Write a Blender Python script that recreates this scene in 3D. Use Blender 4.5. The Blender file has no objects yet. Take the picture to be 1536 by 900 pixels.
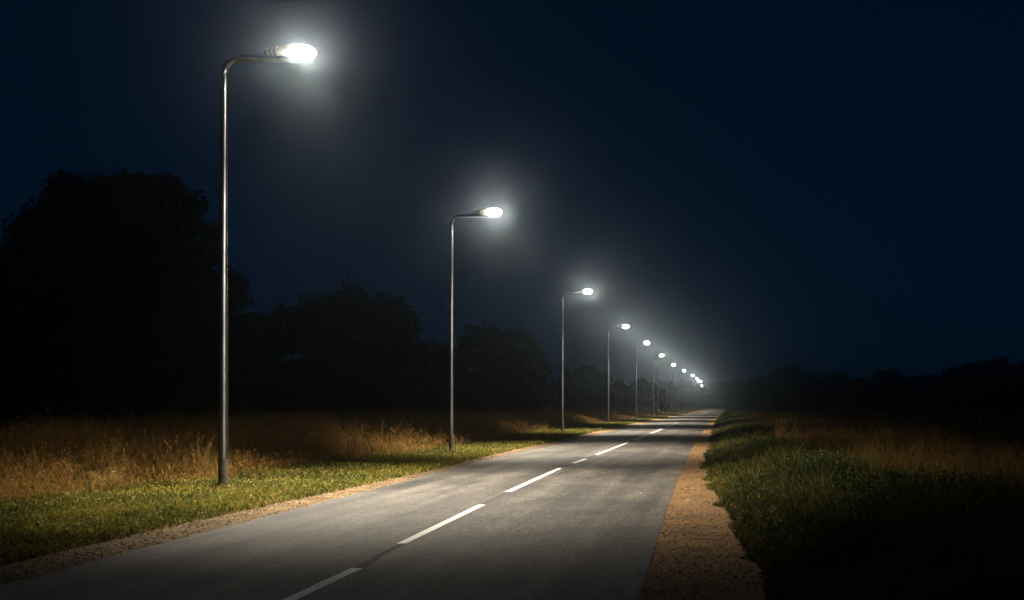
import bpy, bmesh, math, random
import numpy as np
from mathutils import Vector, Matrix

random.seed(7)
rng = np.random.default_rng(11)
scene = bpy.context.scene
C = scene.collection
F, VX, VY, HC = 1617.0, 1083.0, 607.0, 1.58     # focal length in photo pixels, road vanishing point, eye height


def at(px, py, Y):
    """a point of the place at distance Y, seen at pixel (px, py)"""
    return Vector(((px - VX) * Y / F, Y, HC + (VY - py) * Y / F))


# ------------------------------------------------------------------ helpers
def link(name, me, mat=None, parent=None):
    o = bpy.data.objects.new(name, me)
    C.objects.link(o)
    if mat is not None:
        for m in (mat if isinstance(mat, (list, tuple)) else [mat]):
            me.materials.append(m)
    if parent is not None:
        o.parent = parent
    return o


def tag(o, label=None, cat=None, group=None, kind=None):
    if label: o['label'] = label
    if cat: o['category'] = cat
    if group: o['group'] = group
    if kind: o['kind'] = kind
    return o


def empty(name, loc=(0, 0, 0)):
    o = bpy.data.objects.new(name, None)
    C.objects.link(o)
    o.location = loc
    o.empty_display_size = 0.3
    return o


def copy_tree(o, parent=None):
    c = o.copy()
    C.objects.link(c)
    if parent is not None:
        c.parent = parent
    for ch in list(o.children):
        copy_tree(ch, c)
    return c


def bm_mesh(name, bm, smooth=True):
    me = bpy.data.meshes.new(name)
    bm.to_mesh(me)
    bm.free()
    if smooth:
        for p in me.polygons: p.use_smooth = True
    return me


def np_mesh(name, verts, loops, starts, totals, cols=None, smooth=False):
    me = bpy.data.meshes.new(name)
    me.vertices.add(len(verts))
    me.vertices.foreach_set('co', np.asarray(verts, np.float32).ravel())
    me.loops.add(len(loops))
    me.loops.foreach_set('vertex_index', np.asarray(loops, np.int32))
    me.polygons.add(len(starts))
    me.polygons.foreach_set('loop_start', np.asarray(starts, np.int32))
    me.polygons.foreach_set('loop_total', np.asarray(totals, np.int32))
    if cols is not None:
        a = me.color_attributes.new('tint', 'FLOAT_COLOR', 'POINT')
        a.data.foreach_set('color', np.concatenate([cols, np.ones((len(cols), 1))], 1).astype(np.float32).ravel())
    me.update(calc_edges=True)
    me.validate()
    return me


def vnoise(x, y, s, seed=0):
    """smooth value noise 0..1 in numpy"""
    x = np.asarray(x) / s; y = np.asarray(y) / s
    xi = np.floor(x).astype(np.int64); yi = np.floor(y).astype(np.int64)
    fx = x - xi; fy = y - yi
    fx = fx * fx * (3 - 2 * fx); fy = fy * fy * (3 - 2 * fy)

    def h(a, b):
        n = (a * 374761393 + b * 668265263 + seed * 974634777) & 0x7fffffff
        n = ((n ^ (n >> 13)) * 1274126177) & 0x7fffffff
        return ((n ^ (n >> 16)) & 0xffff) / 65535.0
    return (h(xi, yi) * (1 - fx) + h(xi + 1, yi) * fx) * (1 - fy) + (h(xi, yi + 1) * (1 - fx) + h(xi + 1, yi + 1) * fx) * fy


def tube(pts, radii, seg=14, cap=True):
    bm = bmesh.new()
    rings = []
    n = len(pts)
    for i, p in enumerate(pts):
        p = Vector(p)
        a = Vector(pts[max(i - 1, 0)]); b = Vector(pts[min(i + 1, n - 1)])
        t = (b - a).normalized()
        up = Vector((0, 1, 0)) if abs(t.y) < 0.9 else Vector((1, 0, 0))
        u = t.cross(up).normalized(); v = t.cross(u).normalized()
        rings.append([bm.verts.new(p + (u * math.cos(k / seg * math.tau) + v * math.sin(k / seg * math.tau)) * radii[i]) for k in range(seg)])
    for a, b in zip(rings, rings[1:]):
        for k in range(seg):
            bm.faces.new((a[k], a[(k + 1) % seg], b[(k + 1) % seg], b[k]))
    if cap:
        bm.faces.new(rings[0][::-1]); bm.faces.new(rings[-1])
    bmesh.ops.recalc_face_normals(bm, faces=bm.faces)
    return bm


# ------------------------------------------------------------------ materials
def mat(name):
    m = bpy.data.materials.new(name)
    m.use_nodes = True
    nt = m.node_tree
    b = nt.nodes['Principled BSDF']
    return m, nt, b


def N(nt, t, **kw):
    n = nt.nodes.new(t)
    for k, v in kw.items():
        if k in n.inputs.keys(): n.inputs[k].default_value = v
        else: setattr(n, k, v)
    return n


def ramp(nt, src, stops):
    r = nt.nodes.new('ShaderNodeValToRGB')
    el = r.color_ramp.elements
    while len(el) < len(stops): el.new(0.5)
    for e, (p, c) in zip(el, stops):
        e.position = p
        e.color = (*c, 1) if len(c) == 3 else c
    nt.links.new(src, r.inputs['Fac'])
    return r.outputs['Color']


def noise(nt, scale, detail=6, rough=0.6, vec=None):
    n = N(nt, 'ShaderNodeTexNoise')
    n.inputs['Scale'].default_value = scale
    n.inputs['Detail'].default_value = detail
    n.inputs['Roughness'].default_value = rough
    if vec is not None: nt.links.new(vec, n.inputs['Vector'])
    return n.outputs['Fac']


def coords(nt, scale=(1, 1, 1)):
    g = N(nt, 'ShaderNodeNewGeometry')
    m = N(nt, 'ShaderNodeMapping')
    m.inputs['Scale'].default_value = scale
    nt.links.new(g.outputs['Position'], m.inputs['Vector'])
    return m.outputs['Vector']


def mix(nt, a, b, fac=0.5, mode='MIX'):
    m = N(nt, 'ShaderNodeMix', data_type='RGBA', blend_type=mode)
    for s, v in ((0, fac), (6, a), (7, b)):
        if hasattr(v, 'links'): nt.links.new(v, m.inputs[s])
        else: m.inputs[s].default_value = v if s == 0 else (*v, 1)
    return m.outputs[2]


def bump(nt, b, h, strength, dist):
    n = N(nt, 'ShaderNodeBump')
    n.inputs['Strength'].default_value = strength
    n.inputs['Distance'].default_value = dist
    nt.links.new(h, n.inputs['Height'])
    nt.links.new(n.outputs['Normal'], b.inputs['Normal'])


def asphalt_mat():
    m, nt, b = mat('worn_asphalt')
    v = coords(nt)
    big = noise(nt, 0.6, 7, 0.7, coords(nt, (1.0, 0.45, 1)))
    streaks = noise(nt, 27, 3, 0.7, coords(nt, (1.0, 0.24, 1)))
    track = noise(nt, 2.2, 4, 0.55, coords(nt, (1.0, 0.03, 1)))
    grain = noise(nt, 22, 5, 0.78, v)
    fine = noise(nt, 75, 3, 0.75, v)
    c = ramp(nt, big, [(0.34, (0.034, 0.033, 0.033)), (0.50, (0.074, 0.069, 0.064)), (0.66, (0.120, 0.110, 0.098))])
    c = mix(nt, c, ramp(nt, streaks, [(0.36, (0.52, 0.52, 0.53)), (0.5, (1, 1, 1)), (0.64, (1.5, 1.47, 1.42))]), 0.9, 'MULTIPLY')
    c = mix(nt, c, ramp(nt, track, [(0.36, (0.60, 0.60, 0.61)), (0.62, (1.22, 1.20, 1.17))]), 0.95, 'MULTIPLY')
    c = mix(nt, c, ramp(nt, grain, [(0.32, (0.45, 0.45, 0.46)), (0.5, (1, 1, 1)), (0.70, (1.55, 1.52, 1.46))]), 0.85, 'MULTIPLY')
    c = mix(nt, c, ramp(nt, fine, [(0.3, (0.5, 0.5, 0.5)), (0.7, (1.5, 1.48, 1.44))]), 0.8, 'MULTIPLY')
    # thin wandering cracks
    vo = N(nt, 'ShaderNodeTexVoronoi', feature='DISTANCE_TO_EDGE'); vo.inputs['Scale'].default_value = 0.55
    wob = N(nt, 'ShaderNodeVectorMath', operation='ADD')
    nz = N(nt, 'ShaderNodeTexNoise'); nz.inputs['Scale'].default_value = 1.6; nz.inputs['Detail'].default_value = 6
    nt.links.new(v, nz.inputs['Vector'])
    nt.links.new(v, wob.inputs[0]); nt.links.new(nz.outputs['Color'], wob.inputs[1])
    nt.links.new(wob.outputs[0], vo.inputs['Vector'])
    cr = ramp(nt, vo.outputs['Distance'], [(0.0, (0.35, 0.35, 0.35)), (0.008, (1, 1, 1))])
    gate = ramp(nt, noise(nt, 0.35, 3, 0.5, v), [(0.50, (0, 0, 0)), (0.60, (1, 1, 1))])
    c = mix(nt, c, mix(nt, (1, 1, 1), cr, gate), 0.8, 'MULTIPLY')
    nt.links.new(c, b.inputs['Base Color'])
    nt.links.new(ramp(nt, grain, [(0.3, (0.66,) * 3), (0.7, (0.85,) * 3)]), b.inputs['Roughness'])
    b.inputs['Specular IOR Level'].default_value = 0.3
    bump(nt, b, mix(nt, grain, fine, 0.5), 0.7, 0.010)
    return m


def sand_mat(name, dark, light, peb=40):
    m, nt, b = mat(name)
    v = coords(nt)
    n1 = noise(nt, 1.3, 6, 0.65, v); n2 = noise(nt, 22, 5, 0.7, v)
    streak = noise(nt, 2.6, 7, 0.7, coords(nt, (0.7, 1.5, 1)))
    c = ramp(nt, n1, [(0.3, dark), (0.7, light)])
    c = mix(nt, c, ramp(nt, n2, [(0.3, (0.5, 0.5, 0.5)), (0.7, (1.4, 1.38, 1.3))]), 0.9, 'MULTIPLY')
    c = mix(nt, c, ramp(nt, streak, [(0.36, (0.45, 0.46, 0.43)), (0.52, (1, 1, 1))]), 0.75, 'MULTIPLY')
    vo = N(nt, 'ShaderNodeTexVoronoi'); vo.inputs['Scale'].default_value = peb; vo.inputs['Randomness'].default_value = 1.0
    nt.links.new(v, vo.inputs['Vector'])
    c = mix(nt, c, ramp(nt, vo.outputs['Color'], [(0.1, (0.6, 0.58, 0.55)), (0.9, (1.35, 1.33, 1.3))]), 0.7, 'MULTIPLY')
    nt.links.new(c, b.inputs['Base Color'])
    b.inputs['Roughness'].default_value = 0.95
    b.inputs['Specular IOR Level'].default_value = 0.15
    bump(nt, b, n2, 0.5, 0.02)
    return m


def ground_mat():
    m, nt, b = mat('field_soil_and_turf')
    v = coords(nt)
    n1 = noise(nt, 0.08, 6, 0.6, coords(nt, (0.5, 1.6, 1))); n2 = noise(nt, 6, 6, 0.7, v)
    c = ramp(nt, n1, [(0.35, (0.040, 0.052, 0.016)), (0.55, (0.075, 0.060, 0.026)), (0.7, (0.052, 0.058, 0.020))])
    c = mix(nt, c, ramp(nt, n2, [(0.3, (0.5, 0.5, 0.5)), (0.7, (1.4, 1.4, 1.4))]), 0.9, 'MULTIPLY')
    nt.links.new(c, b.inputs['Base Color'])
    b.inputs['Roughness'].default_value = 1.0
    b.inputs['Specular IOR Level'].default_value = 0.05
    bump(nt, b, n2, 1.0, 0.08)
    return m


def blade_mat(name, trans=0.3, rough=0.75):
    """blades take their own colour from the mesh's tint (dry, green, pale)"""
    m, nt, b = mat(name)
    a = N(nt, 'ShaderNodeAttribute', attribute_name='tint')
    nt.links.new(a.outputs['Color'], b.inputs['Base Color'])
    b.inputs['Roughness'].default_value = rough
    b.inputs['Specular IOR Level'].default_value = 0.2
    t = N(nt, 'ShaderNodeBsdfTranslucent')
    nt.links.new(a.outputs['Color'], t.inputs['Color'])
    mx = N(nt, 'ShaderNodeMixShader'); mx.inputs[0].default_value = trans
    nt.links.new(b.outputs[0], mx.inputs[1]); nt.links.new(t.outputs[0], mx.inputs[2])
    nt.links.new(mx.outputs[0], nt.nodes['Material Output'].inputs['Surface'])
    return m


def simple_mat(name, c1, c2, rough=0.7, metal=0.0, scale=8, bs=0.3, bd=0.01):
    m, nt, b = mat(name)
    n = noise(nt, scale, 5, 0.6, coords(nt))
    nt.links.new(ramp(nt, n, [(0.3, c1), (0.7, c2)]), b.inputs['Base Color'])
    b.inputs['Roughness'].default_value = rough
    b.inputs['Metallic'].default_value = metal
    if bs: bump(nt, b, n, bs, bd)
    return m


M_ASPH = asphalt_mat()
M_SAND = sand_mat('sandy_shoulder', (0.155, 0.090, 0.042), (0.27, 0.163, 0.078))
M_GRAV = sand_mat('gravel_shoulder', (0.095, 0.064, 0.035), (0.20, 0.138, 0.076), 45)
M_GROUND = ground_mat()
M_GRASS = blade_mat('green_grass', 0.3)
M_DRY = blade_mat('dry_grass', 0.35)
M_LEAF = blade_mat('tree_leaves', 0.2)
M_BARK = simple_mat('bark', (0.03, 0.024, 0.018), (0.085, 0.068, 0.05), 0.9, 0, 9, 0.8, 0.04)
M_PEB = simple_mat('pebble_stone', (0.10, 0.070, 0.042), (0.23, 0.165, 0.10), 0.85, 0, 14, 0.2)
M_SEAM = simple_mat('tar_seam', (0.018, 0.018, 0.02), (0.045, 0.043, 0.042), 0.9, 0, 20, 0)
M_PAPER = simple_mat('white_paper', (0.65, 0.65, 0.62), (0.8, 0.8, 0.78), 0.8, 0, 20, 0)
M_PLATE = simple_mat('brown_sign_paint', (0.30, 0.18, 0.08), (0.42, 0.27, 0.13), 0.6, 0, 6, 0)


def paint_mat():
    m, nt, b = mat('worn_road_paint')
    v = coords(nt)
    n = noise(nt, 30, 6, 0.75, v)
    c = ramp(nt, n, [(0.28, (0.26, 0.255, 0.245)), (0.38, (0.70, 0.69, 0.67)), (0.7, (0.84, 0.83, 0.80))])
    nt.links.new(c, b.inputs['Base Color'])
    b.inputs['Roughness'].default_value = 0.7
    bump(nt, b, noise(nt, 90, 3, 0.7, v), 0.4, 0.006)
    return m


M_PAINT = paint_mat()


ANROT = 0.25


def steel_mat():
    m, nt, b = mat('galvanised_steel')
    n = noise(nt, 5, 6, 0.65, coords(nt, (1, 1, 0.25)))
    nt.links.new(ramp(nt, n, [(0.3, (0.20, 0.205, 0.215)), (0.7, (0.33, 0.335, 0.35))]), b.inputs['Base Color'])
    nt.links.new(ramp(nt, n, [(0.3, (0.27,) * 3), (0.7, (0.36,) * 3)]), b.inputs['Roughness'])
    b.inputs['Metallic'].default_value = 1.0
    b.inputs['Anisotropic'].default_value = 0.85
    b.inputs['Anisotropic Rotation'].default_value = ANROT
    tg = N(nt, 'ShaderNodeTangent', direction_type='RADIAL', axis='Z')
    nt.links.new(tg.outputs[0], b.inputs['Tangent'])
    bump(nt, b, n, 0.12, 0.004)
    return m


M_STEEL = steel_mat()
M_SLEEVE = simple_mat('weathered_base_paint', (0.03, 0.028, 0.024), (0.16, 0.125, 0.085), 0.85, 0.0, 16, 0.6, 0.01)
M_HOUS, nt_, b_ = mat('clear_ribbed_cover')
b_.inputs['Base Color'].default_value = (0.35, 0.34, 0.32, 1)
b_.inputs['Roughness'].default_value = 0.18
b_.inputs['Transmission Weight'].default_value = 0.55
b_.inputs['IOR'].default_value = 1.2
M_RIB = simple_mat('cast_aluminium', (0.5, 0.5, 0.5), (0.68, 0.67, 0.65), 0.3, 0.9, 20, 0.1)
LAMP_COL = (1.0, 0.89, 0.71)
M_LENS, nt_, b_ = mat('lit_lens')
b_.inputs['Base Color'].default_value = (0.8, 0.8, 0.8, 1)
b_.inputs['Emission Color'].default_value = (1.0, 0.93, 0.80, 1)
b_.inputs['Emission Strength'].default_value = 400.0

M_LENS_TOP, nt_, b_ = mat('dim_lens_top')  # added top half of the lens, weaker emission to shape the halo
b_.inputs['Base Color'].default_value = (0.8, 0.8, 0.8, 1)
b_.inputs['Emission Color'].default_value = (1.0, 0.93, 0.80, 1)
b_.inputs['Emission Strength'].default_value = 140.0

# ------------------------------------------------------------------ the line of the road
LEFT = [(-8, -6.0), (8, -6.15), (10, -6.25), (15, -6.37), (19, -6.40), (27, -6.60), (33, -6.72), (45, -6.60), (60, -6.47), (95, -6.40), (150, -5.8), (284, -4.6), (500, -2.3), (800, 2.5)]
RIGHT = [(-8, -0.62), (8.7, -0.66), (11, -0.72), (18, -0.86), (24, -0.95), (30, -1.0), (40, -1.1), (77, -1.15), (131, -1.0), (284, 0.2), (500, 2.5), (800, 7.3)]
LOUT = [(-8, -6.9), (8, -7.05), (15, -7.2), (19, -7.05), (24, -7.0), (30, -7.12), (35, -7.3), (49, -7.25), (71, -7.5), (116, -7.5), (150, -6.9), (284, -5.8), (500, -3.6), (800, 1.2)]
ROUT = [(-8, 0.4), (8.7, 0.32), (10.2, 0.29), (14.4, 0.20), (20.4, -0.10), (32, -0.45), (39, -0.35), (77, -0.48), (131, -0.3), (284, 0.9), (500, 3.3), (800, 8.2)]
TALL = [(0, -10.8), (15, -11.2), (19, -10.9), (20, -9.9), (25, -10.5), (29, -10.3), (35.5, -9.5), (43, -10.1), (71, -10.4), (116, -9.4), (200, -8.5), (284, -7.2), (500, -5)]


def curve(tab, Y):
    xs, ys = zip(*tab)
    return np.interp(Y, xs, ys)


def smooth_curve(tab, Y):
    Y = np.asarray(Y, float)
    w = 1 + 0.12 * np.abs(Y)
    return sum(curve(tab, Y + k * w) * g for k, g in ((-1, .15), (-.5, .22), (0, .26), (.5, .22), (1, .15)))


def strip(name, fl, fr, y0, y1, z, mat_, parent=None, nx=6, jl=0, jr=0, crown=0, kind='structure', step=None):
    ys = []
    y = y0
    while y < y1:
        ys.append(y)
        y += step if step else max(0.12, abs(y) * 0.012)
    ys.append(y1)
    ys = np.array(ys)
    a = fl(ys) + (vnoise(ys, ys * 0 + 3, 0.55, 5) - .5) * jl + (vnoise(ys, ys * 0 + 9, 0.17, 6) - .5) * jl * .6
    b = fr(ys) + (vnoise(ys, ys * 0 + 17, 0.55, 7) - .5) * jr + (vnoise(ys, ys * 0 + 5, 0.17, 8) - .5) * jr * .6
    t = np.linspace(0, 1, nx + 1)
    X = a[:, None] * (1 - t) + b[:, None] * t
    Z = z + crown * (1 - (2 * t - 1) ** 2)[None, :] + 0 * X
    V = np.stack([X, np.repeat(ys[:, None], nx + 1, 1), Z], -1).reshape(-1, 3)
    i, j = np.meshgrid(np.arange(len(ys) - 1), np.arange(nx), indexing='ij')
    v0 = (i * (nx + 1) + j).ravel()
    q = np.stack([v0, v0 + 1, v0 + nx + 2, v0 + nx + 1], 1)
    me = np_mesh(name, V, q.ravel(), np.arange(len(q)) * 4, np.full(len(q), 4), smooth=True)
    for p in me.polygons: p.use_smooth = True
    o = link(name, me, mat_, parent)
    if kind and parent is None: o['kind'] = kind
    return o


CR = 0.035
# ground: one sheet to beyond the woods
def gz(x, y):
    """gentle relief of the open ground, flat along the road"""
    x = np.asarray(x, float); y = np.asarray(y, float)
    d = np.clip((np.abs(x + 3.5) - 5.0) / 10, 0, 1)
    return (vnoise(x, y, 9, 41) - .5) * 0.22 * d + (vnoise(x, y, 2.2, 42) - .5) * 0.06 * np.clip((np.abs(x + 3.5) - 4.2) / 2, 0, 1)


gx = np.unique(np.concatenate([np.linspace(-420, -40, 20), np.linspace(-40, -12, 36), np.linspace(-12, 9, 64), np.linspace(9, 40, 36), np.linspace(40, 420, 20)]))
gy = np.unique(np.concatenate([np.linspace(-60, 4, 10), np.linspace(4, 40, 110), np.linspace(40, 120, 80), np.linspace(120, 760, 60)]))
GX, GY = np.meshgrid(gx, gy)
GZ = gz(GX, GY)
GZ[(GX > -7.6) & (GX < 0.5)] = 0
V = np.stack([GX, GY, GZ], -1).reshape(-1, 3)
nx_ = len(gx)
i, j = np.meshgrid(np.arange(len(gy) - 1), np.arange(nx_ - 1), indexing='ij')
v0 = (i * nx_ + j).ravel()
q = np.stack([v0, v0 + 1, v0 + nx_ + 1, v0 + nx_], 1)
me = np_mesh('ground', V, q.ravel(), np.arange(len(q)) * 4, np.full(len(q), 4))
for p in me.polygons: p.use_smooth = True
tag(link('ground', me, M_GROUND), kind='structure')

sh1 = strip('gravel_shoulder', lambda y: smooth_curve(LOUT, y) - .15, lambda y: smooth_curve(LEFT, y) + .3, -8, 510, 0.016, M_GRAV, jl=.35)
sh2 = strip('sand_shoulder', lambda y: smooth_curve(RIGHT, y) - .3, lambda y: smooth_curve(ROUT, y) + .15, -8, 510, 0.016, M_SAND, jr=.55)
road = strip('road', lambda y: smooth_curve(LEFT, y), lambda y: smooth_curve(RIGHT, y), -8, 510, 0.021, M_ASPH, nx=10, jl=.03, jr=.02, crown=CR)


def road_z(x, y):
    a, b = smooth_curve(LEFT, y), smooth_curve(RIGHT, y)
    t = np.clip((x - a) / (b - a), 0, 1)
    return 0.021 + CR * (1 - (2 * t - 1) ** 2)


# painted dashes of the centre line, end points as they lie on the road
DASH = [((435, 900), (536, 853)), ((602, 816), (723, 757.5)), ((762, 738), (840.5, 702.3)), ((860, 695), (879, 688.5)), ((894, 682.5), (941, 664.2)),
        ((952, 660), (970, 653.3)), ((976, 650.3), (994, 643.3)), ((1001.5, 640.6), (1012, 637)), ((1049, 622), (1063, 618)), ((1080.5, 610), (1082, 608.8))]


def onroad(px, py):
    Y = F * (HC - 0.055) / (py - VY)
    return (px - VX) * Y / F, Y


centre = []
for p0, p1 in DASH:
    (xa, ya), (xb, yb) = onroad(*p0), onroad(*p1)
    yb = min(yb, 690)
    centre += [(ya, xa), (yb, xb)]
    fx = lambda y, xa=xa, ya=ya, xb=xb, yb=yb: xa + (xb - xa) * (y - ya) / (yb - ya)
    if p0[1] > 890:
        ya, xa = 7.6, float(fx(7.6))
    if p0[1] < 611:
        ya, yb, xa, xb = 420, 500, -.9, .2
    fx = lambda y, xa=xa, ya=ya, xb=xb, yb=yb: xa + (xb - xa) * (y - ya) / (yb - ya)
    ym = (ya + yb) / 2
    w = 0.055
    d = strip('lane_marking', lambda y: fx(y) - w, lambda y: fx(y) + w, ya, yb, 0, M_PAINT, parent=road, nx=1, jl=.012, jr=.012, step=(yb - ya) / 40)
    co = np.array([v.co[:] for v in d.data.vertices])
    for v in d.data.vertices: v.co.z = road_z(v.co.x, v.co.y) + 0.005
CENTRE = sorted(centre)
seam = strip('tar_seam', lambda y: curve(CENTRE, y) - 0.035, lambda y: curve(CENTRE, y) + 0.04, 7, 130, 0, M_SEAM, parent=road, nx=1, jl=.05, jr=.05)
for v in seam.data.vertices: v.co.z = road_z(v.co.x, v.co.y) + 0.0022

# ------------------------------------------------------------------ street lamps
ZL = 8.12


def ellipsoid(c, r, useg=20, vseg=12):
    bm = bmesh.new()
    bmesh.ops.create_uvsphere(bm, u_segments=useg, v_segments=vseg, radius=1.0)
    bmesh.ops.scale(bm, vec=r, verts=bm.verts)
    bmesh.ops.translate(bm, vec=c, verts=bm.verts)
    return bm


def make_lamp(reach):
    root = empty('street_lamp')
    hz = 7.98                                    # axis of the arm
    zs = np.linspace(-0.05, hz - 0.30, 26)
    pole = link('pole', bm_mesh('pole', tube([(0, 0, z) for z in zs], [0.088 - 0.022 * z / hz for z in zs], 20)), M_STEEL, root)
    pts = [(0, 0, hz - 0.299)]
    er = 0.30
    for k in range(0, 11):
        a = k / 10 * math.pi / 2
        pts.append((er - er * math.cos(a), 0, hz - er + er * math.sin(a)))
    end = reach - 0.04
    for k in range(1, 5):
        pts.append((er + (end - er) * k / 4, 0, hz))
    arm = link('arm', bm_mesh('arm', tube(pts, list(np.linspace(0.064, 0.058, len(pts))), 16)), M_STEEL, root)
    # foot: a rough, darker painted sleeve
    zz = np.linspace(-0.05, 0.56, 12)
    link('base_sleeve', bm_mesh('base_sleeve', tube([(0, 0, z) for z in zz], [0.0895 - 0.00275 * z for z in zz], 20, cap=False)), M_SLEEVE, root)
    # lantern: clear ribbed cover on the arm's end, lit lens in front of it
    x1 = reach - 0.27
    bm = tube([(x1 - 0.44, 0, hz + 0.075), (x1 - 0.40, 0, hz + 0.12), (x1 - 0.25, 0, hz + 0.135), (x1, 0, hz + 0.15), (x1 + 0.14, 0, hz + 0.155)], [0.012, 0.05, 0.075, 0.10, 0.12], 20)
    cov = link('lantern_cover', bm_mesh('lantern_cover', bm), M_HOUS, root)
    for k, (dx, rr) in enumerate(((-0.34, 0.066), (-0.25, 0.077), (-0.16, 0.089))):
        bm = tube([(x1 + dx - 0.004, 0, hz + 0.13 + (dx + .33) * .06), (x1 + dx + 0.004, 0, hz + 0.13 + (dx + .33) * .06)], [rr, rr], 20)
        link('rib', bm_mesh('rib', bm, False), M_RIB, cov)
    # lit lens split in two, upper half glowing weaker to dim the halo above
    for nm, sg, m_, k in (('lens', -1, M_LENS, 1.0), ('lens_top', 1, M_LENS_TOP, 1.03)):
        bm = ellipsoid((0, 0, 0), (0.235 * k, 0.19 * k, (0.14 if sg < 0 else 0.13)), 20, 12)
        bmesh.ops.bisect_plane(bm, geom=bm.verts[:] + bm.edges[:] + bm.faces[:], plane_co=(0, 0, 0.004 * sg), plane_no=(0, 0, -sg), clear_outer=True)
        bmesh.ops.holes_fill(bm, edges=[e for e in bm.edges if e.is_boundary])
        bmesh.ops.translate(bm, vec=(reach + 0.02, 0, hz + 0.12), verts=bm.verts)
        bmesh.ops.recalc_face_normals(bm, faces=bm.faces)
        link(nm, bm_mesh(nm, bm), m_, root)
    ld = bpy.data.lights.new('lamp_light', 'SPOT')
    ld.energy = POWER
    ld.color = LAMP_COL
    ld.spot_size = math.radians(SPOT)
    ld.spot_blend = 1.0
    ld.shadow_soft_size = 0.03
    lo = bpy.data.objects.new('lamp_light', ld)
    C.objects.link(lo)
    lo.parent = root
    lo.location = (reach + 0.02, 0, hz - 0.06)
    lo.rotation_euler = (0, math.radians(-TILT), 0)
    return root


POWER, SPOT, TILT = 19500.0, 105.0, 14.5
LAMPS = [(335, 452, 20.0), (675, 743, 36.6), (842, 883, 62.0), (914, 937, 90.0), (955, 969, 113.5), (980, 992, 142.5), (1004, 1010, 176), (1018, 1026, 207), (1029.5, 1038.5, 240), (1040, 1045.5, 270), (1046, 1050, 301), (1049.5, 1052.5, 364)]
LL = ['nearest and tallest street lamp standing in the left verge, ribbed lantern on its bent arm',
      'second street lamp from the camera, lantern lit in front of the open sky',
      'third street lamp along the left verge, beside the low rounded tree',
      'fourth street lamp, standing between the third lamp and the grey posts further on',
      'fifth street lamp, last one before the pairs of close-set posts begin',
      'sixth street lamp, its arm passing over a bare grey post on its right',
      'seventh street lamp, with a bare post close to its right',
      'eighth street lamp, small, between two pairs of close posts',
      'ninth street lamp, tiny, just before the post with the brown plate',
      'tenth street lamp, tiny, with a small brown plate halfway up its pole',
      'eleventh street lamp, far down the road near the vanishing point',
      'farthest and dimmest street lamp at the end of the row']
protos = {}
lamp_pos = []
for k, (pp, hp, Y) in enumerate(LAMPS):
    xp, xh = (pp - VX) * Y / F, (hp - VX) * Y / F
    want = xh - xp
    reach = 1.45 if want > 1.2 else 1.08
    if reach not in protos:
        o = protos[reach] = make_lamp(reach)
    else:
        o = copy_tree(protos[reach])
    o.location = (xh - reach if k > 4 else (xp + xh - reach) / 2, Y, float(gz(xp, Y)) if Y < 60 else 0)
    lamp_pos.append((o.location.x, Y))
    if k in (1, 3, 4, 7): o.rotation_euler.z = math.radians((3, -2, 4, -3)[k % 4])
    tag(o, LL[k], 'street lamp', 'street lamps in a row along the left verge')

# bare posts among the far lamps
post_me = bm_mesh('bare_post', tube([(0, 0, -0.05), (0, 0, 4), (0, 0, 7.55), (0, 0, 7.6)], [0.085, 0.075, 0.066, 0.04], 14))
for k, (px, Y, lab) in enumerate(((987, 148, 'bare grey post just right of the sixth street lamp'), (1009, 183, 'bare grey post close beside the seventh street lamp'),
                                  (1022.5, 214, 'thin bare grey post between the eighth and ninth street lamps'), (1033.3, 247, 'bare grey post right behind the ninth street lamp'))):
    o = bpy.data.objects.new('bare_post', post_me)
    C.objects.link(o)
    if k == 0: post_me.materials.append(M_STEEL)
    o.location = ((px - VX) * Y / F, Y, 0)
    tag(o, lab, 'post', 'bare steel posts among the far lamps')
# small brown plate on the tenth lamp's pole
pt = empty('sign_plate', (lamp_pos[9][0], 269.86, at(0, 596, 270).z))
bm = tube([(0, -0.02, 0), (0, 0.02, 0)], [0.46, 0.46], 20)
bmesh.ops.scale(bm, vec=(1, 1, 0.75), verts=bm.verts)
link('plate', bm_mesh('plate', bm, False), M_PLATE, pt)
bm = bmesh.new(); bmesh.ops.create_cube(bm, size=1); bmesh.ops.scale(bm, vec=(0.2, 0.05, 0.06), verts=bm.verts); bmesh.ops.translate(bm, vec=(0, 0.046, 0), verts=bm.verts)
link('bracket', bm_mesh('bracket', bm, False), M_STEEL, pt)
tag(pt, 'small round brown plate fixed halfway up a far lamp pole', 'sign')


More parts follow.
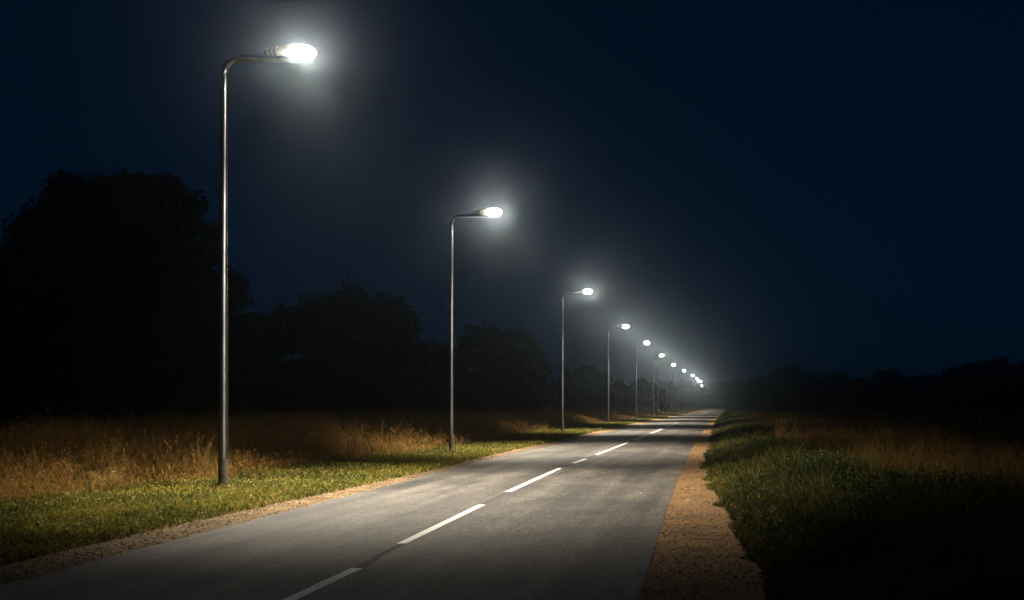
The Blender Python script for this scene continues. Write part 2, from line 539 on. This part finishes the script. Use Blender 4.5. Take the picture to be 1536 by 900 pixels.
# ------------------------------------------------------------------ grass
class Blades:
    def __init__(s):
        s.V, s.L, s.S, s.T, s.Cc = [], [], [], [], []
        s.nv = s.nl = 0

    def add(s, base, h, w, lean_dir, lean, col, face=None, tipcol=None):
        """curved tapering blades: base (n,3), height, width, lean direction (n,2), lean amount, colour (n,3)"""
        n = len(base)
        if n == 0: return
        ang = rng.uniform(0, math.tau, n) if face is None else face
        u = np.stack([np.cos(ang), np.sin(ang), np.zeros(n)], 1)
        L3 = np.concatenate([lean_dir, np.zeros((n, 1))], 1)
        z = np.zeros((n, 3)); z[:, 2] = 1

        def p(t):
            return base + z * (h * t * (1 - 0.25 * lean * t))[:, None] + L3 * (h * lean * t * t)[:, None]
        m, t = p(0.55), p(1.0)
        hw = (w / 2)[:, None]
        P = np.stack([base - u * hw, base + u * hw, m + u * hw * .8, m - u * hw * .8, t], 1).reshape(-1, 3)
        k = np.arange(n) * 5 + s.nv
        quad = np.stack([k, k + 1, k + 2, k + 3], 1)
        tri = np.stack([k + 3, k + 2, k + 4], 1)
        lo = np.concatenate([quad, tri], 1).ravel()
        st = np.stack([np.arange(n) * 7, np.arange(n) * 7 + 4], 1).ravel() + s.nl
        s.V.append(P); s.L.append(lo); s.S.append(st); s.T.append(np.tile([4, 3], n))
        tc = col if tipcol is None else tipcol
        s.Cc.append(np.stack([col, col, (col + tc) / 2, (col + tc) / 2, tc], 1).reshape(-1, 3))
        s.nv += 5 * n; s.nl += 7 * n
        return t

    def flakes(s, cen, size, asp, col, flat=None):
        """small random leaf or seed faces (4-point diamonds)"""
        n = len(cen)
        if n == 0: return
        a = rng.normal(size=(n, 3)); a /= np.linalg.norm(a, axis=1)[:, None]
        if flat is not None: a = a * (1, 1, flat); a /= np.linalg.norm(a, axis=1)[:, None]
        b = np.cross(a, rng.normal(size=(n, 3))); b /= np.linalg.norm(b, axis=1)[:, None]
        sz = size[:, None]; w = (size * asp)[:, None]
        P = np.stack([cen - a * sz, cen + b * w, cen + a * sz, cen - b * w], 1).reshape(-1, 3)
        k = np.arange(n) * 4 + s.nv
        s.V.append(P); s.L.append(np.stack([k, k + 1, k + 2, k + 3], 1).ravel())
        s.S.append(np.arange(n) * 4 + s.nl); s.T.append(np.full(n, 4))
        s.Cc.append(np.repeat(col, 4, 0))
        s.nv += 4 * n; s.nl += 4 * n

    def mesh(s, name):
        return np_mesh(name, np.concatenate(s.V), np.concatenate(s.L), np.concatenate(s.S), np.concatenate(s.T), np.concatenate(s.Cc))


def pal(n, a, b, jit=0.25, third=None, p3=0.1):
    t = rng.random((n, 1))
    c = np.array(a) * (1 - t) + np.array(b) * t
    if third is not None:
        k = rng.random(n) < p3
        c[k] = np.array(third)
    return c * (1 + rng.uniform(-jit, jit, (n, 1)))


def scatter(n, y0, y1, fl, fr, near=1.0):
    """n points between two side lines, denser near the camera (near > 0)"""
    t = rng.random(n)
    if near == 0: Y = y0 + (y1 - y0) * t
    elif near == 1.0: Y = y0 * (y1 / y0) ** t
    else:
        e = 1 - near
        Y = (y0 ** e + (y1 ** e - y0 ** e) * t) ** (1 / e)
    a, b = fl(Y), fr(Y)
    X = a + (b - a) * rng.random(n)
    return X, Y


def inview(X, Y, margin=1.5):
    px = VX + X * F / Y
    return (px > -margin * 60 - 80) & (px < 1640)


def dirs(n, main=None, spread=math.tau):
    a = rng.uniform(0, spread, n) if main is None else main + rng.normal(0, spread, n)
    return np.stack([np.cos(a), np.sin(a)], 1)


ylwgreen, green, dkgreen = (0.240, 0.212, 0.030), (0.080, 0.105, 0.020), (0.034, 0.054, 0.013)
straw, gold, brown = (0.43, 0.245, 0.066), (0.27, 0.150, 0.048), (0.17, 0.082, 0.022)
notlamp = lambda X, Y: np.all([((X - a - .03) / .26) ** 2 + ((Y - b + .55) / .75) ** 2 > rng.uniform(.5, 1.2, len(X)) for a, b in lamp_pos[:4]], 0)


def green_verge(name, n, y0, y1, fl, fr, hs, near, wmul=1.0, bright=0.5, hfun=None):
    B = Blades()
    X, Y = scatter(n, y0, y1, fl, fr, near)
    k = inview(X, Y) & notlamp(X, Y)
    X, Y = X[k], Y[k]
    cl = vnoise(X, Y, 0.5, 3) * .6 + vnoise(X, Y, 1.7, 4) * .4
    keep = rng.random(len(X)) < 0.30 + 1.1 * cl
    X, Y, cl = X[keep], Y[keep], cl[keep]
    n = len(X)
    h = hs * (0.35 + 1.1 * cl) * rng.uniform(0.55, 1.35, n)
    if hfun is not None: h *= hfun(X, Y)
    w = (0.006 + 0.00042 * Y) * wmul * rng.uniform(.7, 1.4, n)
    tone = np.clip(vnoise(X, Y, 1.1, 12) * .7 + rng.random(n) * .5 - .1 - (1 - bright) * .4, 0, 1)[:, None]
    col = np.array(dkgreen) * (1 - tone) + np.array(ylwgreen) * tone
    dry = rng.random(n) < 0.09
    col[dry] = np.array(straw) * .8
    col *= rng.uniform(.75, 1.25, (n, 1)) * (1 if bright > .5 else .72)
    B.add(np.stack([X, Y, gz(X, Y) - .01], 1), h, w, dirs(n), rng.uniform(.15, .95, n), col, tipcol=col * 1.15)
    # broad low leaves among the blades
    m = n // 3
    j = rng.integers(0, n, m)
    B.flakes(np.stack([X[j] + rng.normal(0, .03, m), Y[j] + rng.normal(0, .03, m), gz(X[j], Y[j]) + h[j] * rng.uniform(.2, .8, m)], 1), rng.uniform(.012, .034, m) * (1 + Y[j] * .01), rng.uniform(.3, .6, m), col[j] * 1.1)
    return tag(link(name, B.mesh(name), M_GRASS), kind='stuff')


o = green_verge('verge_grass', 190000, 8.5, 300, lambda y: smooth_curve(TALL, y) - 1.0, lambda y: smooth_curve(LOUT, y) + .12, 0.135, 1.5, bright=.95)
tag(o, 'green grass verge between the gravel edge and the tall dry grass', 'grass')

RB = [(0, 3.6), (14, 3.1), (19, 2.4), (25.5, 1.9), (37, 1.5), (60, 1.6), (120, 2.0), (250, 3.0), (500, 6)]
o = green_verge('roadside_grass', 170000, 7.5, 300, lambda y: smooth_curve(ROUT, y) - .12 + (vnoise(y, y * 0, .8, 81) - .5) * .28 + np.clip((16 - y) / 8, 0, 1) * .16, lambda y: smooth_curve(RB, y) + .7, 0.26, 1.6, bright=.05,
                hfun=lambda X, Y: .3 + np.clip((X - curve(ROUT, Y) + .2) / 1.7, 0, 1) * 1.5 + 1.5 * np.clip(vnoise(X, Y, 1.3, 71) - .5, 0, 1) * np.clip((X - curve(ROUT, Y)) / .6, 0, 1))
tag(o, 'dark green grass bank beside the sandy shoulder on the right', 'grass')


def dry_grass(name, n, y0, y1, fl, fr, hs, near, dens_left=0.0, tint=1.0, edge=None, greenmix=.12):
    B = Blades()
    X, Y = scatter(n, y0, y1, fl, fr, near)
    k = inview(X, Y)
    X, Y = X[k], Y[k]
    cl = vnoise(X, Y, 0.55, 21) * .5 + vnoise(X, Y, 2.3, 22) * .5
    keep = rng.random(len(X)) < np.clip(0.05 + 1.45 * (cl - .12), 0, 1)
    X, Y, cl = X[keep], Y[keep], cl[keep]
    n = len(X)
    e = np.ones(n) if edge is None else np.clip(edge(X, Y), 0.25, 1)
    h = hs * (0.45 + 0.85 * cl) * rng.uniform(.6, 1.2, n) * e
    tall = rng.random(n) < .05
    h[tall] *= rng.uniform(1.2, 1.6, tall.sum())
    ld = vnoise(X, Y, 1.3, 23) * math.tau * 1.5
    D = np.stack([np.cos(ld), np.sin(ld)], 1) + rng.normal(0, .5, (n, 2))
    D /= np.linalg.norm(D, axis=1)[:, None]
    base = np.stack([X, Y, gz(X, Y) - .02], 1)
    tone = vnoise(X, Y, 1.9, 25)[:, None] * 1.1 - .12 + rng.random((n, 1)) * .3
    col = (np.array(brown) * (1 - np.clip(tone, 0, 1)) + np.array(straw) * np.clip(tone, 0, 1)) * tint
    g = rng.random(n) < greenmix
    col[g] = np.array(green) * 1.1
    col *= rng.uniform(.7, 1.25, (n, 1))
    w = (0.0016 + 0.00017 * Y)
    lean = rng.uniform(.05, .5, n)
    tips = B.add(base, h, w * rng.uniform(.8, 1.3, n), D, lean, col)
    # leaves hanging off the stems
    for f in (.2, .42, .62):
        j = rng.random(n) < .75
        b2 = base[j] + np.stack([D[j, 0] * h[j] * lean[j] * f * f, D[j, 1] * h[j] * lean[j] * f * f, h[j] * f], 1)
        m = j.sum()
        B.add(b2, h[j] * rng.uniform(.2, .42, m), w[j] * 1.5 * rng.uniform(.8, 1.5, m), dirs(m), rng.uniform(.6, 1.7, m), col[j] * rng.uniform(.7, 1.1, (m, 1)))
    # feathery seed heads
    for q in range(11):
        m = n
        t = rng.random(m)
        c = tips - np.stack([D[:, 0] * lean * h * .25 * t, D[:, 1] * lean * h * .25 * t, h * .2 * t], 1) + rng.normal(0, 1, (m, 3)) * (h * .018 * (.35 + t))[:, None]
        B.flakes(c, (.008 + .00022 * Y) * rng.uniform(.6, 1.6, m), np.full(m, .30), col * rng.uniform(.9, 1.3, (m, 1)), flat=2.0)
    return tag(link(name, B.mesh(name), M_DRY), kind='stuff')


edgeL = lambda X, Y: .30 + (smooth_curve(TALL, Y) - X) / 4.0
o = dry_grass('tall_dry_grass', 95000, 13, 320, lambda y: smooth_curve(TALL, y) - 3.0 - y * .30, lambda y: smooth_curve(TALL, y) + .15, 1.12, 1.35, edge=edgeL)
tag(o, 'tall golden dry grass standing behind the left verge', 'grass')
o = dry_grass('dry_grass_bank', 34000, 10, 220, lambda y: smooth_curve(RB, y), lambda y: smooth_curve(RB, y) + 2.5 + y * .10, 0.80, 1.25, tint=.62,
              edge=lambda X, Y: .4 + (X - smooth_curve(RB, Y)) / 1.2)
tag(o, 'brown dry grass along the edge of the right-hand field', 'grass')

# sparse low growth over both open fields
B = Blades()
for side in (-1, 1):
    X, Y = scatter(60000, 9, 200, (lambda y: smooth_curve(RB, y) + .5) if side > 0 else (lambda y: smooth_curve(TALL, y) - 3 - y * .75), (lambda y: smooth_curve(RB, y) + 3 + y * .45) if side > 0 else (lambda y: smooth_curve(TALL, y) - 1.0), 1.3)
    k = inview(X, Y); X, Y = X[k], Y[k]; n = len(X)
    cl = vnoise(X, Y, 3, 31)
    h = .28 * (.4 + cl) * rng.uniform(.6, 1.4, n)
    t = np.clip(vnoise(X, Y * 2.5, 5, 32) * 1.3 - .2, 0, 1)[:, None]
    col = (np.array(dkgreen) * 1.1 * (1 - t) + np.array(brown) * 1.2 * t) * rng.uniform(.7, 1.3, (n, 1))
    B.add(np.stack([X, Y, gz(X, Y) - .01], 1), h, .008 + .0006 * Y * rng.uniform(.6, 1.3, n), dirs(n), rng.uniform(.2, 1, n), col)
tag(link('meadow_grass', B.mesh('meadow_grass'), M_DRY), 'low dull meadow grass covering the open fields', 'grass', kind='stuff')

# loose stones on the gravel and sand
bm = bmesh.new()
bmesh.ops.create_icosphere(bm, subdivisions=1, radius=1)
pv = np.array([v.co[:] for v in bm.verts]); pf = np.array([[v.index for v in f.verts] for f in bm.faces])
bm.free()


def stones(name, n, y0, y1, fl, fr, z, smin, smax, lab):
    X, Y = scatter(n, y0, y1, fl, fr, 1.6)
    s = smin + (smax - smin) * rng.random(n) ** 3
    s *= 1 + Y * .012
    P = pv[None] * (1 + rng.uniform(-.3, .3, (n, len(pv), 1))) * s[:, None, None] * np.stack([rng.uniform(.7, 1.4, n), rng.uniform(.7, 1.4, n), rng.uniform(.35, .7, n)], 1)[:, None, :]
    P += np.stack([X, Y, z + s * .12], 1)[:, None, :]
    Fc = pf[None] + (np.arange(n) * len(pv))[:, None, None]
    me = np_mesh(name, P.reshape(-1, 3), Fc.ravel(), np.arange(n * len(pf)) * 3, np.full(n * len(pf), 3))
    tag(link(name, me, M_PEB), lab, 'gravel', kind='stuff')


stones('loose_gravel', 8000, 8.2, 45, lambda y: smooth_curve(LOUT, y) - .05, lambda y: smooth_curve(LEFT, y) + .01, .018, .003, .012, 'loose stones strewn along the left road edge')
stones('sand_pebbles', 2600, 7.8, 45, lambda y: smooth_curve(RIGHT, y) - .01, lambda y: smooth_curve(ROUT, y), .018, .004, .013, 'small pebbles scattered over the sandy shoulder')


# dead leaves and bits of dry stem lying on the shoulders
B = Blades()
for fl, fr, n in ((lambda y: smooth_curve(RIGHT, y) + .03, lambda y: smooth_curve(ROUT, y) + .05, 3800), (lambda y: smooth_curve(LOUT, y), lambda y: smooth_curve(LEFT, y) - .05, 1800)):
    X, Y = scatter(n, 7.8, 60, fl, fr, 1.5)
    cl = vnoise(X * 1.0, Y, .8, 61)
    k = rng.random(n) < np.clip((cl - .35) * 2.2, .06, 1)
    X, Y = X[k], Y[k]; m = len(X)
    k = rng.random(m) < np.clip(Y / 60 - .2, .015, .4); X, Y = X[k], Y[k]; m = len(X)
    B.flakes(np.stack([X, Y, .024 + .012 * rng.random(m)], 1), rng.uniform(.005, .02, m) * (1 + .01 * Y), rng.uniform(.1, .5, m), pal(m, (0.06, 0.045, 0.022), (0.14, 0.10, 0.045), .4, (0.05, 0.065, 0.02), .25), flat=.25)
tag(link('dead_leaves', B.mesh('dead_leaves'), M_DRY), 'dark dead leaves and stem bits on the shoulders', 'leaf litter', kind='stuff')


# scraps of paper
def scrap(px, py, s, lab, z):
    Y = F * (HC - z) / (py - VY)
    bm = bmesh.new()
    g = bmesh.ops.create_grid(bm, x_segments=4, y_segments=4, size=s)
    for v in bm.verts: v.co.z = random.uniform(0, s * .5) + s * .3
    bmesh.ops.solidify(bm, geom=bm.faces[:], thickness=0.001)
    o = link('paper_scrap', bm_mesh('paper_scrap', bm, False), M_PAPER)
    o.location = ((px - VX) * Y / F, Y, z)
    o.rotation_euler.z = random.random() * 3
    tag(o, lab, 'litter')


scrap(1032, 751, .024, 'crumpled white paper scrap lying on the sandy shoulder', .02)
scrap(962, 740, .012, 'tiny pale paper speck lying on the asphalt of the right lane', .05)


# tall weeds and tufts that can be told apart
def weed(name, x, y, h, r, n, cols, lab, cat='weed', group=None, leaf=.032, lean=.3, m=None):
    root = empty(name, (x, y, float(gz(x, y))))
    B = Blades()
    a = rng.uniform(0, math.tau, n)
    d = np.stack([np.cos(a), np.sin(a)], 1)
    b0 = np.concatenate([d * (rng.random(n) ** .7 * r)[:, None], np.full((n, 1), -.02)], 1)
    hh = h * rng.uniform(.5, 1.05, n)
    col = pal(n, *cols)
    ln = rng.uniform(.05, lean * 2, n)
    tips = B.add(b0, hh, np.full(n, .010), d, ln, col)
    link('stems', B.mesh('stems'), m or M_GRASS, root)
    B = Blades()
    for q in range(34):
        t = rng.random(n) ** .6
        c = b0 + np.concatenate([d * (hh * ln * t * t)[:, None], (hh * t * (1 - .25 * ln * t))[:, None]], 1) + rng.normal(0, leaf * .8, (n, 3))
        c[:, 2] = np.maximum(c[:, 2], .02)
        B.flakes(c, leaf * rng.uniform(.4, 1.2, n), rng.uniform(.25, .5, n), col * rng.uniform(.8, 1.2, (n, 1)))
    link('leaves', B.mesh('leaves'), m or M_GRASS, root)
    return tag(root, lab, cat, group)


dk = (dkgreen, green)
weed('weed_clump', 2.25, 13.6, .85, .62, 130, dk, 'biggest clump of dark leafy weeds, nearest the lower right corner', group='dark weeds on the right bank')
weed('weed_clump', 3.15, 14.6, .78, .5, 100, dk, 'dark leafy weed clump just right of the biggest one', group='dark weeds on the right bank')
weed('weed_clump', 1.95, 20.5, .8, .5, 90, dk, 'mid-sized dark weed clump backed by the brown dry grass', group='dark weeds on the right bank')
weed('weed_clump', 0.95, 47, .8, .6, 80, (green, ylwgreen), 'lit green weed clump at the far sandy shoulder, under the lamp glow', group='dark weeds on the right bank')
for x, y, h, r, lab in ((1.55, 24.5, .7, .45, 'small dark weed clump behind the mid-sized one, towards the lamps'), (1.25, 31, .75, .5, 'dark weed clump on the bank well behind the others, before the lit green one'), (4.0, 16.2, .7, .5, 'dark weed clump farthest right, standing out in the field edge')):
    weed('weed_clump', x, y, h, r, 100, dk, lab, group='dark weeds on the right bank')
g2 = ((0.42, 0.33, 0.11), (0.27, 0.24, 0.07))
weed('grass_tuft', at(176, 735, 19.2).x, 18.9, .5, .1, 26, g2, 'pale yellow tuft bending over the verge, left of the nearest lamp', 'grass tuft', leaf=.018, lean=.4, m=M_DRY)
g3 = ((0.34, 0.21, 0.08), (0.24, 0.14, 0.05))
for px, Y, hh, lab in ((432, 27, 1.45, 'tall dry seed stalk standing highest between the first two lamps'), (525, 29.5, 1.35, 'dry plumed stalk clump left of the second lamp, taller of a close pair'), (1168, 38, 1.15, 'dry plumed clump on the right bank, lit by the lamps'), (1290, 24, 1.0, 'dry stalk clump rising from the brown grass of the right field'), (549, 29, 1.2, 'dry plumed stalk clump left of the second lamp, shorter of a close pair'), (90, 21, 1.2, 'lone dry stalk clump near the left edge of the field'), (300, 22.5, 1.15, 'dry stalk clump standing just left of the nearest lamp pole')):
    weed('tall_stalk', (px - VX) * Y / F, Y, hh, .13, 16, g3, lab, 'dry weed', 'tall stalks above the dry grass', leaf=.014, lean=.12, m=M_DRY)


# ------------------------------------------------------------------ trees
def crown_mesh(name, lobes, leaf, dens, cols):
    """leaf faces through the volume of many small clumps spread over the lobes (centre, radius)"""
    B = Blades()
    for c, r in lobes:
        c = np.array(c)
        nc = int(26 + 9 * r)
        d = rng.normal(size=(nc, 3)); d /= np.linalg.norm(d, axis=1)[:, None]
        cc = c + d * (r * (.35 + .6 * rng.random(nc) ** .5))[:, None] * (1, 1, .92)
        cr = r * rng.uniform(.20, .38, nc)
        n = int(dens * 1.5 * r * r)
        j = rng.integers(0, nc, n)
        e = rng.normal(size=(n, 3)); e /= np.linalg.norm(e, axis=1)[:, None]
        P = cc[j] + e * (cr[j] * rng.random(n) ** .45)[:, None]
        P[:, 2] = np.maximum(P[:, 2], .15)
        ton = rng.uniform(.6, 1.35, nc)
        col = pal(n, *cols) * ton[j][:, None]
        B.flakes(P, leaf * rng.uniform(.6, 1.4, n), rng.uniform(.35, .65, n), col)
        # stray sprays past the outline
        m = n // 30
        j = rng.integers(0, nc, m)
        P = cc[j] + d[j] * (cr[j] * rng.uniform(.9, 1.6, m))[:, None] + rng.normal(0, .15, (m, 3))
        P[:, 2] = np.maximum(P[:, 2], .15)
        B.flakes(P, leaf * rng.uniform(.5, 1.0, m), rng.uniform(.3, .6, m), pal(m, *cols))
    return B.mesh(name)


def trunk_mesh(h, r, lobes):
    bm = tube([(0, 0, -.2), (.02, 0, .4), (r * .4, .05, h * .3), (-r * .3, 0, h * .6), (0, 0, h * .9)], [r * 1.5, r * 1.1, r * .85, r * .55, r * .18], 10)
    for c, rr in lobes:
        z0 = min(h * .25 + .2 * c[2], h * .8, c[2])
        b2 = tube([(0, 0, z0), (c[0] * .4, c[1] * .4, z0 + (c[2] - z0) * .55), (c[0] * .9, c[1] * .9, c[2])], [r * .4, r * .25, r * .06], 6)
        me = bpy.data.meshes.new('tmp'); b2.to_mesh(me); b2.free(); bm.from_mesh(me); bpy.data.meshes.remove(me)
    return bm_mesh('trunk', bm)


TCOL = ((0.024, 0.034, 0.012), (0.050, 0.062, 0.020))


def tree(kind, label, D, xb, circ, leaf=.16, dens=420, r=.35, group=None):
    """circ: crown masses as seen (px, py, radius in px) at distance D, each given its own depth and thickness"""
    base = Vector(((xb - VX) * D / F, D, 0))
    root = empty(kind, base)
    lobes = []
    for k, (px, py, rp) in enumerate(circ):
        p = at(px, py, D) - base
        p.y += random.uniform(-.5, .5) * rp * D / F * 1.3
        p.z = max(p.z, rp * D / F * .55)
        lobes.append((tuple(p), rp * D / F))
    link('crown', crown_mesh('crown', lobes, leaf, dens, TCOL), M_LEAF, root)
    h = max(l[0][2] for l in lobes)
    link('trunk', trunk_mesh(h, r, lobes), M_BARK, root)
    return tag(root, label, 'tree', group)


GT = 'trees beyond the left field'
tree('broadleaf_tree', 'huge broad dark tree behind the nearest lamp, tallest in view', 60, 180,
     [(175, 335, 78), (90, 335, 58), (125, 305, 46), (250, 312, 52), (205, 300, 44), (58, 362, 40), (282, 365, 46), (295, 425, 50), (342, 440, 30), (180, 440, 105), (80, 440, 70), (265, 500, 80), (130, 530, 85), (50, 540, 70), (330, 520, 55), (210, 570, 60), (160, 390, 75), (240, 395, 60), (100, 370, 60)], leaf=.15, dens=620, r=.5, group=GT)
tree('broadleaf_tree', 'dark lower tree cut by the left edge of the picture', 66, -40,
     [(-10, 425, 55), (-60, 440, 70), (10, 480, 55), (-40, 530, 80), (20, 560, 50)], dens=500, group=GT)
tree('broadleaf_tree', 'dark dome-topped tree with a low left shoulder, between the first two lamps', 85, 510,
     [(525, 476, 50), (570, 482, 44), (598, 500, 40), (482, 482, 42), (435, 498, 36), (398, 505, 36), (618, 532, 26), (505, 545, 66), (570, 560, 60), (415, 550, 48), (470, 585, 40), (620, 580, 30), (375, 560, 40)], leaf=.18, dens=420, r=.45, group=GT)
tree('broadleaf_tree', 'low dark tree just left of the second lamp pole', 95, 660, [(652, 536, 26), (676, 542, 26), (645, 570, 30), (680, 578, 30), (664, 590, 24)], leaf=.18, dens=380, group=GT)
tree('broadleaf_tree', 'rounded dark tree just right of the second lamp pole', 110, 750,
     [(745, 516, 37), (714, 520, 32), (775, 524, 33), (800, 543, 23), (750, 560, 45), (795, 572, 32), (710, 570, 32), (760, 590, 30), (815, 590, 20)], leaf=.2, dens=330, r=.45, group=GT)
tree('broadleaf_tree', 'low rounded dark tree right behind the third lamp', 150, 880, [(880, 566, 21), (860, 570, 19), (903, 575, 17), (845, 585, 20), (880, 590, 20), (915, 590, 17)], leaf=.25, dens=240, group=GT)
tree('broadleaf_tree', 'small dark tree between the fourth and fifth lamps', 175, 928, [(926, 585, 14), (938, 590, 13), (915, 596, 13), (930, 600, 12)], leaf=.28, dens=220, group=GT)
tree('broadleaf_tree', 'small dark tree behind the fifth lamp pole', 195, 964, [(962, 579, 13), (975, 583, 12), (952, 588, 13), (968, 596, 14), (983, 592, 13)], leaf=.28, dens=220, group=GT)

# far tree line beyond the right field: one model tree, each copy with its own size
RT = [(1004, 582, 22, 420), (1030, 577, 24, 470), (1058, 573, 22, 520), (1084, 572, 22, 540), (1108, 570, 24, 500), (1130, 567, 26, 380), (1152, 564, 26, 300), (1188, 549, 36, 280), (1226, 567, 26, 300), (1258, 559, 32, 290), (1292, 566, 28, 285), (1334, 553, 34, 275), (1366, 564, 26, 280), (1396, 561, 28, 265), (1428, 552, 34, 255), (1462, 543, 36, 250), (1500, 536, 40, 245), (1545, 537, 42, 240), (1595, 533, 42, 240)]
RL = {1188: 'round-topped dark tree standing above its neighbours in the far tree line', 1334: 'pointed dark tree midway along the far right tree line', 1500: 'broad tall dark tree near the right edge of the far tree line', 1258: 'flat-topped dark tree between the round-topped and pointed trees of the far line', 1462: 'sloping dark tree just left of the tallest tree on the right'}
protoR = []
for q in range(3):
    root = empty('distant_tree')
    lob = [((random.uniform(-.28, .28) * 12, random.uniform(-2.5, 2.5), z), rr) for z, rr in ((8.9, 2.4), (7.6, 3.2), (7.2, 3.0), (5.6, 3.8), (5.2, 3.4), (3.6, 3.8), (3.0, 3.6), (1.8, 3.0), (1.6, 3.2))]
    lob[0] = ((random.uniform(-1, 1), 0, 9.0), 2.4)
    link('crown', crown_mesh('crown', lob, .34, 130, TCOL), M_LEAF, root)
    link('trunk', trunk_mesh(9, .32, lob), M_BARK, root)
    protoR.append(root)
for k, (px, py, hw, D) in enumerate(RT):
    o = protoR[k] if k < 3 else copy_tree(protoR[k % 3])
    H = at(px, py, D).z
    o.location = ((px - VX) * D / F, D, 0)
    s = H / 11.2
    o.scale = (max(hw * D / F / 5.2, .8 * s), s * 1.1, s)
    o.rotation_euler.z = random.uniform(-.5, .5)
    tag(o, RL.get(px, 'dark tree of middling height in the far tree line, merging with its neighbours'), 'tree', 'trees in the far tree line')

# undergrowth that closes the wood's foot, one mass
B = Blades()
pts = []
for (x0, d0, x1, d1, h) in ((-80, 62, 360, 66, 3.6), (330, 84, 690, 98, 3.6), (660, 104, 850, 125, 3.6), (830, 145, 1000, 200, 3.4), (960, 230, 1000, 340, 4.2), (990, 400, 1110, 520, 9), (1100, 500, 1150, 370, 6), (1120, 345, 1300, 300, 5), (1280, 295, 1620, 250, 5)):
    n = 16000
    t = rng.random(n)
    D = d0 + (d1 - d0) * t + rng.normal(0, 1.6, n)
    X = (x0 + (x1 - x0) * t - VX) * D / F
    top = h * (.55 + .6 * vnoise(X, D, 2.6, 51) + .25 * vnoise(X, D, .9, 52))
    Z = top * rng.random(n) ** .7
    pts.append((np.stack([X, D, Z], 1), np.maximum(.16, .0022 * D)))
for P, s in pts:
    B.flakes(P, s * rng.uniform(.7, 1.6, len(P)), rng.uniform(.4, .7, len(P)), pal(len(P), *TCOL))
tag(link('undergrowth', B.mesh('undergrowth'), M_LEAF), 'dark undergrowth closing the foot of the tree lines', 'undergrowth', kind='stuff')

# ------------------------------------------------------------------ air
HAZE = 0.0018
bm = bmesh.new()
bmesh.ops.create_cube(bm, size=1)
bmesh.ops.scale(bm, vec=(880, 850, 21), verts=bm.verts)
bmesh.ops.translate(bm, vec=(0, 355, 9.3), verts=bm.verts)
hm = bpy.data.materials.new('night_haze')
hm.use_nodes = True
nt = hm.node_tree
nt.nodes.clear()
out = nt.nodes.new('ShaderNodeOutputMaterial')
pv_ = nt.nodes.new('ShaderNodeVolumePrincipled')
pv_.inputs['Color'].default_value = (0.70, 0.86, 1.0, 1)
pv_.inputs['Density'].default_value = HAZE
pv_.inputs['Anisotropy'].default_value = 0.964
nt.links.new(pv_.outputs[0], out.inputs['Volume'])
hz_o = link('haze', bm_mesh('haze', bm, False), hm)
tag(hz_o, kind='stuff')

# ------------------------------------------------------------------ night sky and faint moonlight
w = bpy.data.worlds.new('World')
scene.world = w
w.use_nodes = True
nt = w.node_tree
bg = nt.nodes['Background']
sky = nt.nodes.new('ShaderNodeTexSky')
sky.sky_type = 'NISHITA'
sky.sun_disc = False
EL, AZ = math.radians(28), math.radians(200)
sky.sun_elevation = EL
sky.sun_rotation = AZ
sky.altitude = 400
sky.air_density = 1.0
sky.dust_density = 0.0
sky.ozone_density = 6.0
night = mix(nt, mix(nt, sky.outputs[0], (0.12, 0.62, 1.0), 1.0, 'MULTIPLY'), (0.12, 3.1, 8.6), 0.68)
nt.links.new(night, bg.inputs['Color'])
bg.inputs['Strength'].default_value = 0.00165
sd = bpy.data.lights.new('moonlight', 'SUN')
sd.energy = 0.0015
sd.angle = math.radians(0.5)
sd.color = (0.85, 0.92, 1.0)
so = bpy.data.objects.new('moonlight', sd)
C.objects.link(so)
d = Vector((math.sin(AZ) * math.cos(EL), math.cos(AZ) * math.cos(EL), math.sin(EL)))
so.rotation_euler = (-d).to_track_quat('-Z', 'Y').to_euler()
so.location = d * 15 + Vector((0, 20, 0))

# ------------------------------------------------------------------ camera and output
cd = bpy.data.cameras.new('camera')
cd.sensor_width = 36
cd.lens = 36 * F / 1536
cd.shift_x = -(VX - 768) / 1536
cd.shift_y = (VY - 450) / 1536
cd.clip_start = 0.1
cd.clip_end = 3000
co = bpy.data.objects.new('camera', cd)
C.objects.link(co)
co.location = (0, 0, HC)
co.rotation_euler = (math.pi / 2, 0, 0)
scene.camera = co

scene.view_settings.view_transform = 'Standard'
scene.view_settings.look = 'None'
scene.view_settings.exposure = 0
scene.view_settings.gamma = 1
scene.view_settings.use_curve_mapping = False
cy = scene.cycles
cy.use_denoising = True
cy.max_bounces = 6
cy.diffuse_bounces = 2
cy.glossy_bounces = 2
cy.transmission_bounces = 4
cy.transparent_max_bounces = 4
cy.volume_bounces = 0
cy.sample_clamp_indirect = 6
cy.use_fast_gi = False
